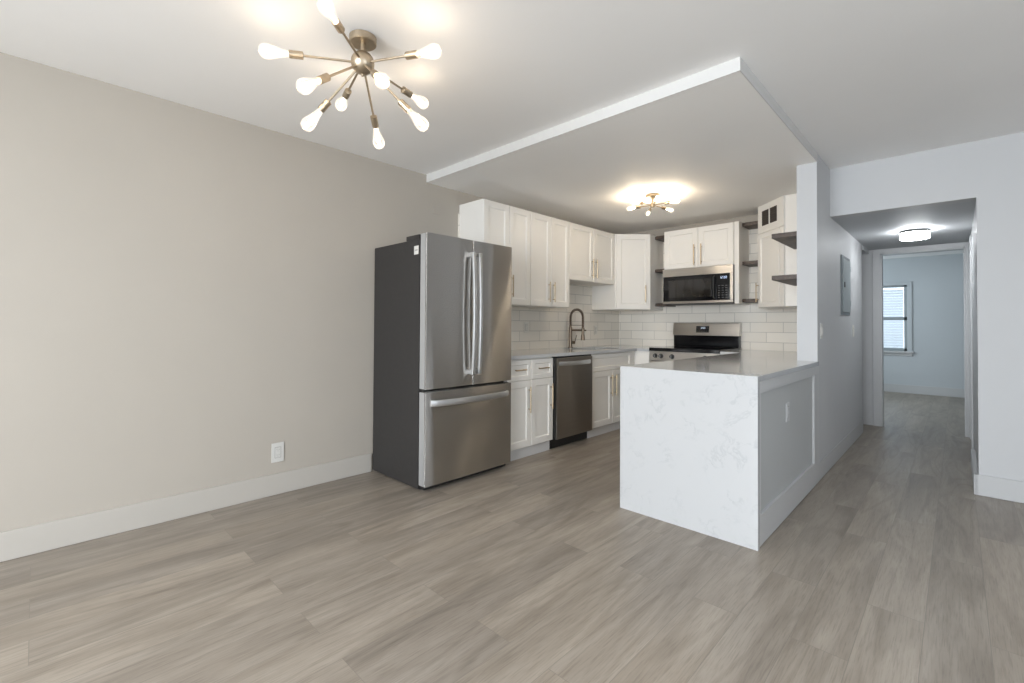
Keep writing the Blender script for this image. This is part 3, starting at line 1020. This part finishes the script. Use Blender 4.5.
plate('wall_outlet', 'white rocker-style outlet low on the long beige wall', 'outlet', (.0005, 1.160, .283), Q, .080, .130, mt='white')
plate('wall_outlet', 'white outlet in the recessed panel on the peninsula side', 'outlet', (XS - .0098, 3.262, .628), Q, .072, .116, mt='wall')
plate('wall_outlet', 'white outlet on the backsplash tile near the fridge', 'outlet', (.0102, 3.66, 1.135), Q)
plate('wall_outlet', 'white outlet on the backsplash tile past the faucet', 'outlet', (.0102, 4.98, 1.10), Q)
plate('light_switch', 'white light switch at the near edge of the hallway side wall', 'switch', (XS + .0002, 4.205, 1.128), Q, kind='switch', mt='white')
plate('light_switch', 'pale switch plate past the grey breaker panel in the hallway', 'switch', (XS + .0002, 5.72, 1.121), Q, kind='switch')
cvp = MB().box(0, .006, -.045, .045, -.05, .05, .002).build('blank_cover_plate', MT['wall_warm'])
cvp.location = (.0003, 2.48, 2.195)
tag(cvp, 'small beige blank cover plate high on the wall above the fridge', 'cover plate')

ep = thing('breaker_panel', 'grey metal breaker panel set in the hallway side wall', 'breaker panel', (XS + .0003, 5.045, 1.270), Q)
MB().box(0, .425, -.012, 0, 0, .545, .003).build('panel_frame', MT['panel_edge'], ep)
dd = MB().box(.028, .397, -.020, -.0115, .030, .515, .003).build('door', MT['panel_grey'], ep)
MB().box(.045, .075, -.026, -.0195, .250, .300, .003).build('latch', MT['black'], dd)
for z in (.09, .42):
    MB().tube([(.404, -.016, z), (.404, -.016, z + .05)], .007, 8).build('hinge', MT['panel_grey'], ep)

# ------------------------------------------------------------------ lamps


def bulb_profile(s=1.0):
    # long pear shaped bulb, from the cap outwards
    pr = [(.013, 0), (.014, .012), (.017, .030), (.023, .052), (.029, .072), (.031, .088), (.028, .103), (.020, .113), (.010, .118), (.001, .119)]
    return [(r_ * s, h * s) for r_, h in pr]


def lamp_arm(root, start, direction, length, s=1.0, fil='filament', sock=.052):
    d = Vector(direction).normalized()
    st_ = Vector(start)
    e = st_ + d * length
    arm = MB().tube([st_, e], .0052 * s, 10).build('arm', MT['nickel'] if fil == 'filament' else MT['brass'], root)
    MB().lathe([(.006 * s, -.004), (.0165 * s, 0), (.0165 * s, sock * s), (.0145 * s, (sock + .004) * s)], e, d, 18).build('socket', MT['nickel'] if fil == 'filament' else MT['brass'], arm)
    b = MB().lathe(bulb_profile(s), e + d * (sock * s + .001), d, 20).build('bulb', MT['bulb_glass'], root)
    MB().lathe([(.0005, .020 * s), (.006 * s, .024 * s), (.0095 * s, .045 * s), (.011 * s, .068 * s), (.008 * s, .088 * s), (.0005, .094 * s)], e + d * (sock * s), d, 10).build('filament', MT[fil], b)


ch = thing('sputnik_chandelier', 'ten-arm starburst chandelier with lit clear bulbs in the dining area', 'ceiling light', (1.392, 1.022, H))
MB().lathe([(.056, -.0005), (.060, -.004), (.060, -.030), (.056, -.034), (.002, -.034)], seg=32).build('canopy', MT['nickel'], ch)
MB().tube([(0, 0, -.03), (0, 0, -.085)], .012, 12).build('stem', MT['nickel'], ch)
MB().lathe([(.001, -.172)] + [(.052 * math.sin(math.pi * i / 16), -.120 - .052 * math.cos(math.pi * i / 16)) for i in range(1, 16)] + [(.001, -.068)], seg=28).build('hub', MT['nickel'], ch)
MB().lathe([(.004, -.170), (.007, -.174), (.006, -.181), (.001, -.184)], seg=12).build('finial', MT['nickel'], ch)
ARMS = [(0.244, -0.271, -0.007), (-0.135, -0.342, -0.042), (0.340, 0.128, -0.034), (0.071, -0.273, -0.231), (-0.355, 0.073, -0.040),
        (-0.179, -0.157, -0.263), (-0.199, 0.194, -0.237), (0.288, -0.072, -0.212), (-0.066, 0.358, -0.025), (0.175, 0.188, -0.259)]
for a in ARMS:
    v = Vector(a)
    lamp_arm(ch, Vector((0, 0, -.120)) + v.normalized() * .048, v, v.length - .048 - .052 - .068)

kl = thing('semi_flush_light', 'small brass kitchen ceiling light with lit round-ended bulbs', 'ceiling light', (1.262, 4.06, HK))
MB().lathe([(.060, -.0005), (.063, -.004), (.063, -.022), (.058, -.026), (.002, -.026)], seg=28).build('canopy', MT['brass'], kl)
MB().tube([(0, 0, -.02), (0, 0, -.105)], .010, 12).build('stem', MT['brass'], kl)
MB().lathe([(.001, -.120), (.020, -.116), (.024, -.095), (.020, -.080), (.001, -.078)], seg=18).build('hub', MT['brass'], kl)
for i in range(6):
    a = R(8 + 60 * i)
    dv = Vector((math.cos(a), math.sin(a), (.0 if i in (0, 3) else -.10 if i in (1, 2) else .02)))
    lamp_arm(kl, Vector((0, 0, -.098)) + dv.normalized() * .015, dv, .105, .82, 'filament_k', .045)

hl = thing('flush_ceiling_light', 'round drum ceiling light with dark rim, lit in the hallway', 'ceiling light', (3.055, 5.75, HH))
MB().lathe([(.104, -.0005), (.110, -.003), (.110, -.020), (.104, -.024), (.002, -.024)], seg=36).build('rim', MT['dark_ring'], hl)
pr = [(.106, -.0235)]
for i in range(1, 9):
    pr.append((.108 + (.002 if i % 2 else 0), -.0245 - i * .0065))
pr += [(.104, -.080), (.07, -.083), (.002, -.084)]
MB().lathe(pr, seg=36).build('lamp_shade', MT['drum'], hl)
